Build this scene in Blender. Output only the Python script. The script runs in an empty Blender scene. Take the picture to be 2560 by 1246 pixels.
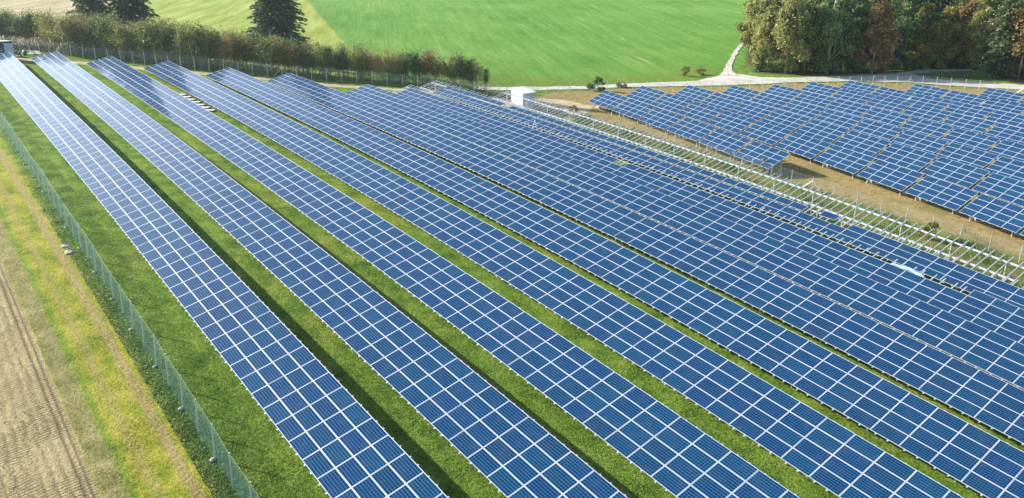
import bpy, bmesh, math, random
import numpy as np
from mathutils import Matrix, Vector
random.seed(7); RNG=np.random.default_rng(11)
S=bpy.context.scene
COL=S.collection
# ---------------------------------------------------------------- survey of the site
FOC=1972.77                      # focal length in photo pixels (2560 wide)
CG=np.array([31.5109,-10.5722,26.6884])
RG=np.array([[0.61029, 0.791986, 0.017423], [0.361779, -0.259079, -0.895541], [-0.704742, 0.552843, -0.444638]])
GG=np.array([[0.9935529, 0.0115661, 0.112778], [0.0, 0.9947823, -0.1020208], [-0.1133696, 0.101363, 0.9883688]])              # site plane frame -> world (Z up)
CW=GG@CG; RW=RG@GG.T
TA=[-0.39234, -1.54969, 0.3325, -0.11075, -0.22323, -0.69682, 0.17857]
YA=[0.0,6.6408,13.2996,20.0579,26.6458,33.4545,40.2808,47.1743,54.1442,61.05]
XA=[0.0,7.9284,9.124,11.903,14.8007,17.4722,10.3431,11.3215,-2.3997,-2.0]
TAU=0.1919; PX=1.66; WY=1.005
BX=[-68.557,-68.6514,-65.171,-61.2984,-58.4832,-56.93,-54.8189,-46.7112,-38.0202]
BY=[72.6723,80.8141,88.6606,95.7067,103.1672,111.1034,118.7817,127.0336,135.1451]
BG=0.3671; TAU2=0.3933; PHI=-0.1396
BZ=[-0.9404,0.0026,-0.3025,0.3271,0.6111,-0.0799]
HA=0.9; HB=.9
def zA(X,Y):
    X=X/100;Y=Y/100
    return 10*(TA[0]*X*X+TA[1]*Y*Y+TA[2]*X*Y+TA[3]*X**3+TA[4]*X*X*Y+TA[5]*X*Y*Y+TA[6]*Y**3)
def zBl(x,y):                    # in section B's own turned frame
    x1=x/100;y1=(y-60)/10;b=BZ
    return b[0]*10+b[1]*10*x1+b[2]*10*x1*x1+b[3]*y1+b[4]*x1*y1+b[5]*y1*y1*.3
cB,sB=math.cos(PHI),math.sin(PHI)
def b2g(x,y): return cB*x-sB*(y-60), 60+sB*x+cB*(y-60)
def w(P): return GG@np.asarray(P,float)
def ray(u,v):
    q=np.array([(u-1280)/FOC,(v-623)/FOC,1.]);q=RW.T@q;return q/np.linalg.norm(q)
ctrl=[]
for X in np.linspace(-128,50,9):
    for Y in (-26,-12,2,14,26,38,50,60): ctrl.append(w((X,Y,zA(X,Y)-HA)))
for x in np.linspace(-84,30,7):
    for y in (68,80,92,106,122,138):
        X,Y=b2g(x,y); ctrl.append(w((X,Y,zBl(x,y)-HB)))
for u in (-500,0,500,1000,1500,2000,2500,3000):
    r=ray(u,0); h=math.hypot(r[0],r[1])
    for D,dz in ((330,0),(470,14)):
        p=CW+r*D/h; ctrl.append(np.array([p[0],p[1],p[2]+dz+(-.3)]))
ctrl=np.array(ctrl)
def _U(r2): return .5*r2*np.log(r2+1e-9)
def _tps(c,lam=2.0):
    n=len(c);s=100.
    xy=c[:,:2]/s
    K=_U(((xy[:,None]-xy[None])**2).sum(-1))+np.eye(n)*lam*1e-3
    Pm=np.column_stack([np.ones(n),xy]);A=np.zeros((n+3,n+3));A[:n,:n]=K;A[:n,n:]=Pm;A[n:,:n]=Pm.T
    return xy,np.linalg.solve(A,np.concatenate([c[:,2],[0,0,0]]))
_xy,_w=_tps(ctrl)
def gz(x,y):
    x=np.atleast_1d(np.asarray(x,float));y=np.atleast_1d(np.asarray(y,float));sh=x.shape
    x=x.ravel()/100;y=y.ravel()/100;o=np.empty(len(x))
    for a in range(0,len(x),20000):
        X=x[a:a+20000];Y=y[a:a+20000]
        o[a:a+20000]=_U((X[:,None]-_xy[:,0])**2+(Y[:,None]-_xy[:,1])**2)@_w[:-3]+_w[-3]+_w[-2]*X+_w[-1]*Y
    return o.reshape(sh)
def gz1(x,y): return float(gz(x,y)[0])
def at(u,v):                     # point of the ground seen at photo position (u,v)
    r=ray(u,v);t=np.arange(22,560,.5);P=CW+r*t[:,None]
    below=P[:,2]<gz(P[:,0],P[:,1])
    if not below.any(): return P[-1]
    k=int(np.argmax(below));a,b=t[max(k-1,0)],t[k]
    for _ in range(14):
        m=(a+b)/2;p=CW+r*m
        if p[2]<gz1(p[0],p[1]): b=m
        else: a=m
    return CW+r*b
def pix(P):
    q=RW@(np.asarray(P)-CW);return 1280+FOC*q[0]/q[2],623+FOC*q[1]/q[2]
# ---------------------------------------------------------------- camera, sky, sun, exposure
cam=bpy.data.cameras.new('camera'); camo=bpy.data.objects.new('camera',cam); COL.objects.link(camo)
cam.sensor_width=36; cam.lens=FOC/2560*36; cam.clip_start=.5; cam.clip_end=3000
camo.matrix_world=Matrix(((RW[0][0],-RW[1][0],-RW[2][0],CW[0]),(RW[0][1],-RW[1][1],-RW[2][1],CW[1]),(RW[0][2],-RW[1][2],-RW[2][2],CW[2]),(0,0,0,1)))
S.camera=camo
_az,_el=math.radians(212),math.radians(27)
SUN=Vector((math.cos(_az)*math.cos(_el),math.sin(_az)*math.cos(_el),math.sin(_el)))
elev=math.asin(SUN.z); azim=math.atan2(SUN.x,SUN.y)      # clockwise from +Y
W=bpy.data.worlds.new("World"); S.world=W; W.use_nodes=True
nt=W.node_tree; bg=nt.nodes['Background']; sky=nt.nodes.new('ShaderNodeTexSky')
sky.sky_type='NISHITA'; sky.sun_disc=False; sky.sun_elevation=elev; sky.sun_rotation=azim
sky.air_density=1.0; sky.dust_density=1.0; sky.ozone_density=3.0
nt.links.new(sky.outputs[0],bg.inputs[0]); bg.inputs[1].default_value=0.11
# bright thin cloud and haze low in the sky on the sun's side
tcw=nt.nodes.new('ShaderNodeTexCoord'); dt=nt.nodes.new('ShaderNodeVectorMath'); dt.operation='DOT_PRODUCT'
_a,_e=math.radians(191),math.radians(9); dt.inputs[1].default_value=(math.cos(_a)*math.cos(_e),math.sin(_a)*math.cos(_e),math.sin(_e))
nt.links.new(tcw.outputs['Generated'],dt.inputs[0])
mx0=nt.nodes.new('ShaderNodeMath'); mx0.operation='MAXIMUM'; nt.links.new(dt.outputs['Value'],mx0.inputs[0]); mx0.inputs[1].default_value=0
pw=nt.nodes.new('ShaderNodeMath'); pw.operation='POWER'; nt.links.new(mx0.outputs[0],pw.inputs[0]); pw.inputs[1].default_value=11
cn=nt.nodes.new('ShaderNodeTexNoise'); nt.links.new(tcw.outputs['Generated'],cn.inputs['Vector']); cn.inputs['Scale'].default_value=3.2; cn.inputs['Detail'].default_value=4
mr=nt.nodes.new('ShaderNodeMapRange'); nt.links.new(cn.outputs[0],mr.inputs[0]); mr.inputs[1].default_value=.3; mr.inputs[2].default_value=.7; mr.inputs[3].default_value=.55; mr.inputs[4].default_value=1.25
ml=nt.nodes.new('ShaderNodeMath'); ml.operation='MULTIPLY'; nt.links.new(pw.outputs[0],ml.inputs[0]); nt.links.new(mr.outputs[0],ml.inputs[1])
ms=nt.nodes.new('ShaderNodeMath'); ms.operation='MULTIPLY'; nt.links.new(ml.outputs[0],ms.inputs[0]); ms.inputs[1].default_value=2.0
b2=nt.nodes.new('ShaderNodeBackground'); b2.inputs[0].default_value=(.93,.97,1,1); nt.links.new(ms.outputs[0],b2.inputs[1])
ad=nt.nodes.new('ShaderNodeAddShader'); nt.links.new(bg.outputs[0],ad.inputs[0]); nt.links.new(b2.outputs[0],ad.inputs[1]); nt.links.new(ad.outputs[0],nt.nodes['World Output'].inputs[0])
sl=bpy.data.lights.new('sun','SUN'); sl.energy=5.0; sl.angle=math.radians(.6); sl.color=(1,.95,.86)
so=bpy.data.objects.new('sun',sl); COL.objects.link(so); so.rotation_euler=SUN.to_track_quat('Z','Y').to_euler(); so.location=(0,0,60)
S.view_settings.view_transform='Standard'; S.view_settings.look='None'; S.view_settings.exposure=0.88; S.view_settings.gamma=1
S.render.engine='CYCLES'; S.cycles.max_bounces=6; S.cycles.diffuse_bounces=3; S.cycles.transparent_max_bounces=24
S.cycles.use_denoising=True
# ---------------------------------------------------------------- helpers
def tag(o,label=None,cat=None,group=None,kind=None):
    if label: o['label']=label
    if cat: o['category']=cat
    if group: o['group']=group
    if kind: o['kind']=kind
    return o
def empty(name,loc,label,cat,group=None):
    o=bpy.data.objects.new(name,None); COL.objects.link(o); o.location=loc; o.empty_display_size=.5
    return tag(o,label,cat,group)
def link(name,me,parent=None,M=None):
    o=bpy.data.objects.new(name,me); COL.objects.link(o)
    if parent is not None: o.parent=parent
    if M is not None:
        o.matrix_basis=(Matrix.Translation(-parent.location)@M) if parent is not None else M
    return o
class MB:
    def __init__(s): s.v=[];s.f=[];s.m=[]
    def box(s,o,ex,ey,ez,mi=0):          # corner o, edge vectors
        o,ex,ey,ez=[np.asarray(a,float) for a in (o,ex,ey,ez)]
        n=len(s.v)
        for k in range(8): s.v.append(o+ex*(k&1)+ey*(k>>1&1)+ez*(k>>2&1))
        if np.dot(np.cross(ex,ey),ez)<0: F=((0,1,3,2),(4,6,7,5),(0,4,5,1),(2,3,7,6),(0,2,6,4),(1,5,7,3))
        else: F=((0,2,3,1),(4,5,7,6),(0,1,5,4),(2,6,7,3),(0,4,6,2),(1,3,7,5))
        for q in F: s.f.append(tuple(n+a for a in q)); s.m.append(mi)
        return s
    def cbox(s,c,sx,sy,sz,mi=0,rz=0):    # base-centre box
        c=np.array(c,float);a=np.array((math.cos(rz),math.sin(rz),0));b=np.array((-math.sin(rz),math.cos(rz),0))
        return s.box(c-a*sx/2-b*sy/2,a*sx,b*sy,np.array((0,0,sz)),mi)
    def tube(s,pts,r,n=6,mi=0,cap=True):
        pts=[np.asarray(p,float) for p in pts]
        if not hasattr(r,'__len__'): r=[r]*len(pts)
        b=len(s.v)
        for k,p in enumerate(pts):
            d=pts[min(k+1,len(pts)-1)]-pts[max(k-1,0)];d/=np.linalg.norm(d)+1e-9
            a=np.cross(d,(0,0,1) if abs(d[2])<.9 else (1,0,0));a/=np.linalg.norm(a);c=np.cross(d,a)
            for q in range(n):
                t=2*math.pi*q/n; s.v.append(p+r[k]*(a*math.cos(t)+c*math.sin(t)))
        for k in range(len(pts)-1):
            for q in range(n):
                s.f.append((b+k*n+q,b+k*n+(q+1)%n,b+(k+1)*n+(q+1)%n,b+(k+1)*n+q)); s.m.append(mi)
        if cap:
            s.f.append(tuple(b+q for q in range(n))[::-1]); s.m.append(mi)
            s.f.append(tuple(b+(len(pts)-1)*n+q for q in range(n))); s.m.append(mi)
        return s
    def bar(s,p,q,wd,ht,mi=0,up=(0,0,1)):
        p=np.asarray(p,float);q=np.asarray(q,float);d=q-p;L=np.linalg.norm(d);d/=L
        a=np.cross(d,up);a/=np.linalg.norm(a);c=np.cross(a,d)
        return s.box(p-a*wd/2-c*ht/2,d*L,a*wd,c*ht,mi)
    def poly(s,pts,mi=0):
        n=len(s.v); s.v+= [np.asarray(p,float) for p in pts]; s.f.append(tuple(range(n,n+len(pts)))); s.m.append(mi); return s
    def mesh(s,name,mats,smooth=False):
        me=bpy.data.meshes.new(name); me.from_pydata([tuple(v) for v in s.v],[],s.f)
        for m in mats: me.materials.append(m)
        me.polygons.foreach_set('material_index',s.m)
        if smooth: me.polygons.foreach_set('use_smooth',[True]*len(s.f))
        me.update(); return me
def quads_mesh(name,V,mats,mi=None,nv=4):     # V: (n,4,3) array of separate leaf faces
    n=len(V); me=bpy.data.meshes.new(name); me.vertices.add(n*nv); me.loops.add(n*nv); me.polygons.add(n)
    me.vertices.foreach_set('co',V.reshape(-1).astype(np.float32)); me.loops.foreach_set('vertex_index',np.arange(n*nv,dtype=np.int32))
    me.polygons.foreach_set('loop_start',np.arange(0,n*nv,nv,dtype=np.int32)); me.polygons.foreach_set('loop_total',np.full(n,nv,dtype=np.int32))
    for m in mats: me.materials.append(m)
    if mi is not None: me.polygons.foreach_set('material_index',mi.astype(np.int32))
    me.update(); me.validate(); return me
# ---- materials
class NT:
    def __init__(s,name):
        s.m=bpy.data.materials.new(name); s.m.use_nodes=True; s.t=s.m.node_tree; s.t.nodes.clear()
        s.out=s.t.nodes.new('ShaderNodeOutputMaterial')
    def n(s,ty,ins=None,**kw):
        d=s.t.nodes.new('ShaderNode'+ty)
        for k,v in kw.items(): setattr(d,k,v)
        if ins:
            for k,v in ins.items(): s.set(d.inputs[k],v)
        return d
    def set(s,sock,v):
        if isinstance(v,bpy.types.NodeSocket): s.t.links.new(v,sock)
        elif v is not None:
            if sock.type=='RGBA' and len(v)==3: v=(*v,1)
            sock.default_value=v
    def math(s,op,a,b=None,c=None,clamp=False):
        d=s.n('Math',operation=op,use_clamp=clamp)
        for i,v in enumerate((a,b,c)):
            if v is not None: s.set(d.inputs[i],v)
        return d.outputs[0]
    def mix(s,f,a,b,bt='MIX'):
        d=s.n('Mix',data_type='RGBA',blend_type=bt); d.clamp_factor=True
        s.set(d.inputs[0],f); s.set(d.inputs[6],a); s.set(d.inputs[7],b); return d.outputs[2]
    def noise(s,vec,scale,detail=3,rough=.55,dist=0,dim='3D'):
        d=s.n('TexNoise',noise_dimensions=dim); s.set(d.inputs['Scale'],scale); s.set(d.inputs['Detail'],detail); s.set(d.inputs['Roughness'],rough); s.set(d.inputs['Distortion'],dist)
        if vec is not None: s.set(d.inputs['Vector'],vec)
        return d.outputs[0]
    def ramp(s,f,st):
        d=s.n('ValToRGB'); e=d.color_ramp.elements
        while len(e)<len(st): e.new(.5)
        for k,(p,c) in enumerate(st): e[k].position=p; e[k].color=(*c,1) if len(c)==3 else c
        s.set(d.inputs[0],f); return d.outputs[0]
    def ss(s,x,a,b):
        d=s.n('MapRange',interpolation_type='SMOOTHSTEP'); s.set(d.inputs[0],x); s.set(d.inputs[1],a); s.set(d.inputs[2],b); return d.outputs[0]
    def attr(s,name,vec=False):
        d=s.n('Attribute',attribute_name=name); return d.outputs['Vector'] if vec else d.outputs['Fac']
    def bump(s,h,strength,dist):
        d=s.n('Bump'); s.set(d.inputs['Strength'],strength); s.set(d.inputs['Distance'],dist); s.set(d.inputs['Height'],h); return d.outputs[0]
    def bsdf(s,**kw):
        d=s.n('BsdfPrincipled')
        for k,v in kw.items(): s.set(d.inputs[k.replace('_',' ')],v)
        return d
    def done(s,sh):
        s.t.links.new(sh,s.out.inputs[0]); return s.m
def simple(name,col,rough=.6,metal=0,var=.15,scale=3.0,bump=0):
    t=NT(name); tc=t.n('TexCoord').outputs['Object']
    f=t.noise(tc,scale,4)
    c=t.mix(f,tuple(x*(1-var) for x in col),tuple(min(1,x*(1+var)) for x in col))
    b=t.bsdf(Base_Color=c,Roughness=rough,Metallic=metal)
    if bump: t.set(b.inputs['Normal'],t.bump(t.noise(tc,scale*6,3),.5,bump))
    return t.done(b.outputs[0])
def leafmat(name,stops,trans=.25,clump=.5,cs=.35):
    t=NT(name); g=t.n('NewGeometry'); oi=t.n('ObjectInfo')
    tc=t.n('TexCoord').outputs['Object']
    r=t.math('ADD',t.math('MULTIPLY',g.outputs['Random Per Island'],1-clump),t.math('MULTIPLY',t.noise(tc,cs,2),clump))
    r=t.math('ADD',r,t.math('MULTIPLY',t.math('SUBTRACT',oi.outputs['Random'],.5),.22))
    c=t.ramp(r,stops)
    b=t.bsdf(Base_Color=c,Roughness=.55)
    tr=t.n('BsdfTranslucent'); t.set(tr.inputs[0],c)
    mx=t.n('MixShader'); mx.inputs[0].default_value=trans
    t.t.links.new(b.outputs[0],mx.inputs[1]); t.t.links.new(tr.outputs[0],mx.inputs[2])
    return t.done(mx.outputs[0])
# ---------------------------------------------------------------- materials
ALU=simple('anodised_aluminium',(.62,.65,.68),.38,.25,.04,2)
WSTEEL=simple('bright_galvanised_steel',(.66,.69,.72),.45,.1,.12,3)
GALV=simple('galvanised_steel',(.66,.69,.71),.42,.45,.12,5)
CONC=simple('concrete',(.44,.43,.39),.85,0,.15,6,.01)
WOODW=simple('pale_sawn_timber',(.62,.57,.46),.75,0,.15,4,.004)
WHITE=simple('white_render',(.60,.61,.62),.7,0,.06,2)
BARK=simple('pale_bark',(.46,.42,.34),.85,0,.35,5,.01)
BARKD=simple('dark_bark',(.09,.07,.05),.9,0,.3,4,.02)
def glass():
    t=NT('solar_cell_glass'); tc=t.n('UVMap').outputs[0]; sp=t.n('SeparateXYZ',{0:tc})
    x,y=sp.outputs[0],sp.outputs[1]; oi=t.math('FRACT',t.math('ADD',t.n('ObjectInfo').outputs['Random'],t.attr('pr')))
    tc=t.n('VectorMath',{0:tc,1:t.n('CombineXYZ',{0:t.math('MULTIPLY',oi,17.),1:t.math('MULTIPLY',oi,31.),2:0.}).outputs[0]},operation='ADD').outputs[0]
    # 10 x 6 cells of 0.156 m inside the frame
    cx=t.math('DIVIDE',t.math('SUBTRACT',x,.034),.1584); cy=t.math('DIVIDE',t.math('SUBTRACT',y,.034),.1548)
    def edge(v,wd): # 1 near integer values
        f=t.math('SUBTRACT',t.math('FRACT',v),.5); f=t.math('ABSOLUTE',f); return t.math('GREATER_THAN',f,.5-wd)
    lx=edge(cx,.030); ly=edge(cy,.048)
    lines=t.math('MAXIMUM',t.math('MULTIPLY',lx,.45),t.math('MULTIPLY',ly,.75))
    bus=t.math('MULTIPLY',edge(t.math('ADD',t.math('MULTIPLY',cy,3),.5),.012),.12)
    lines=t.math('MAXIMUM',lines,bus)
    out=t.math('MAXIMUM',t.math('MAXIMUM',t.math('LESS_THAN',cx,.0),t.math('GREATER_THAN',cx,10.)),t.math('MAXIMUM',t.math('LESS_THAN',cy,.0),t.math('GREATER_THAN',cy,6.)))
    lines=t.math('MAXIMUM',lines,out)
    ob=t.n('CombineXYZ',{0:t.math('FLOOR',cx),1:t.math('FLOOR',cy),2:t.math('MULTIPLY',oi,91.)}).outputs[0]
    wn=t.n('TexWhiteNoise',{0:ob}); wn.noise_dimensions='3D'
    cell=t.ramp(oi,[(0,(.000,.024,.074)),(.2,(.000,.036,.094)),(.4,(.000,.024,.100)),(.6,(.000,.030,.086)),(.8,(.000,.044,.105)),(1,(.003,.026,.068))])
    cell=t.mix(t.math('MULTIPLY',wn.outputs[0],.35),cell,(.000,.046,.115))
    cr=t.noise(tc,14,3); cell=t.mix(t.math('MULTIPLY',cr,.45),cell,(.000,.034,.100))
    col=t.mix(lines,cell,(.15,.31,.52))
    col=t.mix(out,col,(.48,.54,.62))
    dust=t.ss(t.noise(tc,1.3,4),.45,.8)
    col=t.mix(t.math('MULTIPLY',dust,.05),col,(.35,.33,.28))
    b=t.bsdf(Base_Color=col,Roughness=.42,IOR=1.45,Specular_IOR_Level=.02,Coat_Weight=.45,Coat_Roughness=t.math('ADD',.06,t.math('MULTIPLY',dust,.10)),Coat_IOR=1.42)
    return t.done(b.outputs[0])
GLASS=glass()
def ground_mat():
    t=NT('ground_cover'); pos=t.n('NewGeometry').outputs['Position']
    site=t.attr('site',True); sp=t.n('SeparateXYZ',{0:site}); gx,gy=sp.outputs[0],sp.outputs[1]
    wob=t.math('MULTIPLY',t.math('SUBTRACT',t.noise(pos,.35,4),.5),1.6)
    wob2=t.math('MULTIPLY',t.math('SUBTRACT',t.noise(pos,2.2,4,.65),.5),.9)
    y=t.math('ADD',gy,t.math('ADD',t.math('MULTIPLY',wob,.45),t.math('MULTIPLY',wob2,.55)))
    big=t.noise(pos,.09,3); mid=t.noise(pos,.7,4); fin=t.noise(pos,5.5,5,.7); vfin=t.noise(pos,16,3,.7)
    f1=t.math('ADD',t.math('MULTIPLY',mid,.8),t.math('ADD',t.math('MULTIPLY',fin,1.0),t.math('MULTIPLY',vfin,.5)))
    f1=t.math('SUBTRACT',f1,.65)
    ffin=fin;fin=t.math('ADD',t.math('MULTIPLY',fin,1.6),-.3)
    # plain meadow grass
    grass=t.ramp(f1,[(.28,(.045,.092,.014)),(.42,(.108,.205,.024)),(.56,(.205,.320,.036)),(.72,(.36,.42,.10))])
    grass=t.mix(t.math('MULTIPLY',t.ss(big,.50,.66),.4),grass,t.ramp(f1,[(.3,(.12,.16,.02)),(.5,(.30,.30,.045)),(.7,(.46,.40,.12))]))
    grass=t.mix(t.math('MULTIPLY',t.ss(vfin,.55,.75),.35),grass,(.33,.40,.13))
    # yellowing verge left of the fence
    verge=t.ramp(f1,[(.26,(.12,.18,.018)),(.42,(.26,.31,.028)),(.58,(.43,.39,.045)),(.76,(.60,.50,.14))])
    soil=t.ramp(t.math('ADD',t.math('MULTIPLY',fin,.6),t.math('MULTIPLY',vfin,.4)),[(.25,(.24,.175,.06)),(.5,(.43,.33,.13)),(.68,(.58,.47,.23)),(.8,(.72,.63,.40))])
    pale=t.ramp(f1,[(.28,(.17,.17,.06)),(.5,(.32,.28,.12)),(.72,(.48,.42,.23))])
    lush=t.ramp(f1,[(.3,(.07,.17,.02)),(.5,(.16,.30,.03)),(.7,(.28,.38,.07))])
    c=grass
    lm=t.math('SUBTRACT',1.,t.ss(y,-4.3,-3.1)); c=t.mix(lm,c,verge)
    weed=t.math('MULTIPLY',t.ss(y,-4.1,-3.5),t.math('SUBTRACT',1.,t.ss(y,-2.9,-2.2)))
    c=t.mix(t.math('MULTIPLY',weed,.6),c,t.ramp(f1,[(.3,(.035,.10,.018)),(.55,(.09,.21,.035)),(.75,(.22,.34,.10))]))
    y2=t.math('ADD',gy,t.math('ADD',t.math('MULTIPLY',wob,.14),t.math('MULTIPLY',wob2,.35)))
    def band(c0,wd,soft,st,colr):
        m=t.math('SUBTRACT',1.,t.ss(t.math('ABSOLUTE',t.math('SUBTRACT',y2,c0)),wd-soft,wd+soft))
        return t.mix(t.math('MULTIPLY',m,st),c,colr)
    c=band(-4.68,.26,.22,.95,soil)
    c=band(-6.15,.20,.32,.6,soil)
    c=band(-7.75,.55,.2,.85,pale)
    c=band(-7.05,.17,.22,.8,lush)
    # stubble field
    st=t.math('SUBTRACT',1.,t.ss(t.math('ADD',gy,t.math('MULTIPLY',wob2,.25)),-8.45,-8.25))
    stub=t.ramp(t.math('ADD',t.math('MULTIPLY',fin,.5),t.math('MULTIPLY',vfin,.5)),[(.22,(.20,.145,.065)),(.42,(.42,.325,.155)),(.6,(.60,.49,.27)),(.8,(.82,.73,.48))])
    rows=t.n('TexWave',{'Vector':site,'Scale':.62,'Distortion':2.2,'Detail':2.,'Detail Scale':.7},wave_type='BANDS',bands_direction='Y').outputs['Fac']
    rmask=t.ss(t.noise(pos,.13,2),.48,.56); stub=t.mix(t.math('MULTIPLY',t.math('MULTIPLY',t.ss(rows,.62,.95),.45),rmask),stub,(.20,.14,.075))
    tyre=t.n('TexWave',{'Vector':site,'Scale':1.5,'Distortion':7.,'Detail':2.,'Detail Scale':.35},wave_type='BANDS',bands_direction='X').outputs['Fac']
    tm=t.ss(t.noise(pos,.28,2),.47,.56)
    tyre=t.math('MULTIPLY',t.ss(tyre,.55,.9),tm)
    stub=t.mix(t.math('MULTIPLY',tyre,.45),stub,(.19,.135,.07))
    for c0 in (-8.62,-8.95):
        e_=t.math('SUBTRACT',1.,t.ss(t.math('ABSOLUTE',t.math('SUBTRACT',t.math('ADD',gy,t.math('MULTIPLY',wob2,.10)),c0)),.03,.10)); stub=t.mix(t.math('MULTIPLY',e_,.6),stub,(.13,.09,.05))
    c=t.mix(st,c,stub)
    # bare cable trench beside the second row
    tr=t.math('SUBTRACT',1.,t.ss(t.math('ABSOLUTE',t.math('SUBTRACT',t.math('ADD',gy,t.math('MULTIPLY',wob2,.12)),11.35)),.34,.46))
    tr=t.math('MULTIPLY',tr,t.ss(gx,-75.,-52.))
    c=t.mix(tr,c,t.ramp(fin,[(.3,(.10,.075,.045)),(.7,(.20,.155,.095))]))
    ed=t.math('SUBTRACT',1.,t.ss(t.math('ABSOLUTE',t.math('SUBTRACT',y,12.05)),.1,.35))
    c=t.mix(t.math('MULTIPLY',t.math('MULTIPLY',ed,.7),t.ss(gx,-75.,-52.)),c,(.36,.30,.12))
    # weeds under the empty frames
    wd=t.math('MULTIPLY',t.ss(gy,56.5,58.),t.math('SUBTRACT',1.,t.ss(y,75.8,77.2)))
    weeds=t.ramp(t.math('ADD',t.math('MULTIPLY',t.noise(pos,.9,4,.65),.75),t.math('MULTIPLY',fin,.3)),[(.36,(.055,.11,.018)),(.47,(.15,.25,.035)),(.54,(.24,.24,.07)),(.60,(.22,.14,.075)),(.72,(.42,.34,.17))])
    c=t.mix(wd,c,weeds)
    # dry ground of the second field
    dB=t.attr('sd_dry'); m=t.ss(t.math('ADD',dB,t.math('ADD',wob,wob2)),-.5,.9)
    dry=t.ramp(t.math('ADD',t.math('MULTIPLY',fin,.5),t.math('MULTIPLY',t.noise(pos,1.4,4),.5)),[(.33,(.20,.145,.055)),(.47,(.36,.265,.105)),(.6,(.46,.355,.165)),(.72,(.56,.46,.26))])
    dry=t.mix(t.math('MULTIPLY',t.ss(t.noise(pos,.16,4),.55,.68),.55),dry,(.20,.205,.05))
    c=t.mix(m,c,dry)
    # earth track at the head of the rows and the yard by the shed
    dD=t.attr('sd_dirt'); m=t.ss(t.math('ADD',dD,t.math('ADD',t.math('MULTIPLY',wob,.8),t.math('MULTIPLY',wob2,.6))),-.25,.5)
    dirt=t.ramp(t.math('ADD',t.math('MULTIPLY',fin,.5),t.math('MULTIPLY',mid,.5)),[(.3,(.40,.30,.16)),(.5,(.62,.51,.31)),(.7,(.78,.68,.48))])
    c=t.mix(m,c,dirt)
    # hill fields
    hv=t.attr('hill',True); hs=t.n('SeparateXYZ',{0:hv}); ha,hb=hs.outputs[0],hs.outputs[1]   # along / across the drill lines
    hn=t.n('CombineXYZ',{0:t.math('MULTIPLY',ha,.025),1:t.math('MULTIPLY',hb,.30),2:0.}).outputs[0]
    ln=t.noise(hn,1.,4,.6); hn2=t.n('CombineXYZ',{0:t.math('MULTIPLY',ha,.045),1:t.math('MULTIPLY',hb,1.9),2:0.}).outputs[0]
    ln2=t.noise(hn2,1.,3,.6); pm=t.noise(pos,.035,3); tf=t.noise(pos,1.3,5,.75)
    hf=t.math('ADD',t.math('ADD',t.math('MULTIPLY',ln,.45),t.math('MULTIPLY',ln2,.55)),t.math('ADD',t.math('MULTIPLY',tf,.8),t.math('MULTIPLY',pm,.4)))
    hf=t.math('SUBTRACT',hf,.6)
    hill=t.ramp(hf,[(.20,(.060,.175,.020)),(.38,(.105,.255,.030)),(.56,(.165,.33,.050)),(.78,(.29,.43,.11))])
    hn3=t.n('CombineXYZ',{0:t.math('MULTIPLY',ha,.035),1:t.math('MULTIPLY',hb,.75),2:3.}).outputs[0]
    bare=t.ss(t.noise(hn3,1.,3,.5,.4),.665,.72)
    hill=t.mix(t.math('MULTIPLY',bare,.8),hill,(.52,.43,.24))
    hill=t.mix(t.math('MULTIPLY',t.ss(t.attr('sd_road'),-16.,-4.),.6),hill,t.ramp(tf,[(.35,(.10,.16,.02)),(.6,(.20,.26,.03)),(.75,(.36,.34,.10))]))
    yg=t.ramp(t.math('ADD',t.math('MULTIPLY',tf,.5),t.math('MULTIPLY',ln,.5)),[(.38,(.20,.28,.03)),(.5,(.33,.39,.06)),(.62,(.52,.53,.17))])
    tan=t.ramp(t.math('ADD',t.math('MULTIPLY',tf,.6),t.math('MULTIPLY',ln,.4)),[(.38,(.32,.26,.13)),(.5,(.47,.39,.21)),(.62,(.64,.56,.36))])
    pln=t.ss(t.math('ADD',t.attr('sd_green'),t.math('MULTIPLY',wob,1.2)),-.6,.6)
    hill=t.mix(pln,yg,hill)
    hill=t.mix(t.ss(t.math('ADD',t.attr('sd_tan'),t.math('MULTIPLY',wob,1.2)),-.6,.6),hill,tan)
    vs=t.attr('sd_hill'); c=t.mix(t.ss(t.math('ADD',vs,wob),-.4,1.4),c,hill)
    fl=t.attr('sd_wood'); litter=t.ramp(f1,[(.35,(.055,.045,.022)),(.55,(.13,.10,.045)),(.7,(.24,.19,.08))])
    c=t.mix(t.ss(t.math('ADD',fl,t.math('MULTIPLY',wob,1.5)),-.6,1.),c,litter)
    h=t.math('ADD',t.math('MULTIPLY',fin,1.),t.math('ADD',t.math('MULTIPLY',vfin,.4),t.math('MULTIPLY',mid,.8)))
    h=t.math('SUBTRACT',h,t.math('MULTIPLY',t.math('MULTIPLY',st,t.math('ADD',t.math('MULTIPLY',rows,.5),t.math('MULTIPLY',tyre,.9))),.9))
    b=t.bsdf(Base_Color=c,Roughness=.95,Specular_IOR_Level=.1,Normal=t.bump(h,.9,.20))
    return t.done(b.outputs[0])
GROUND=ground_mat()
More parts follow.
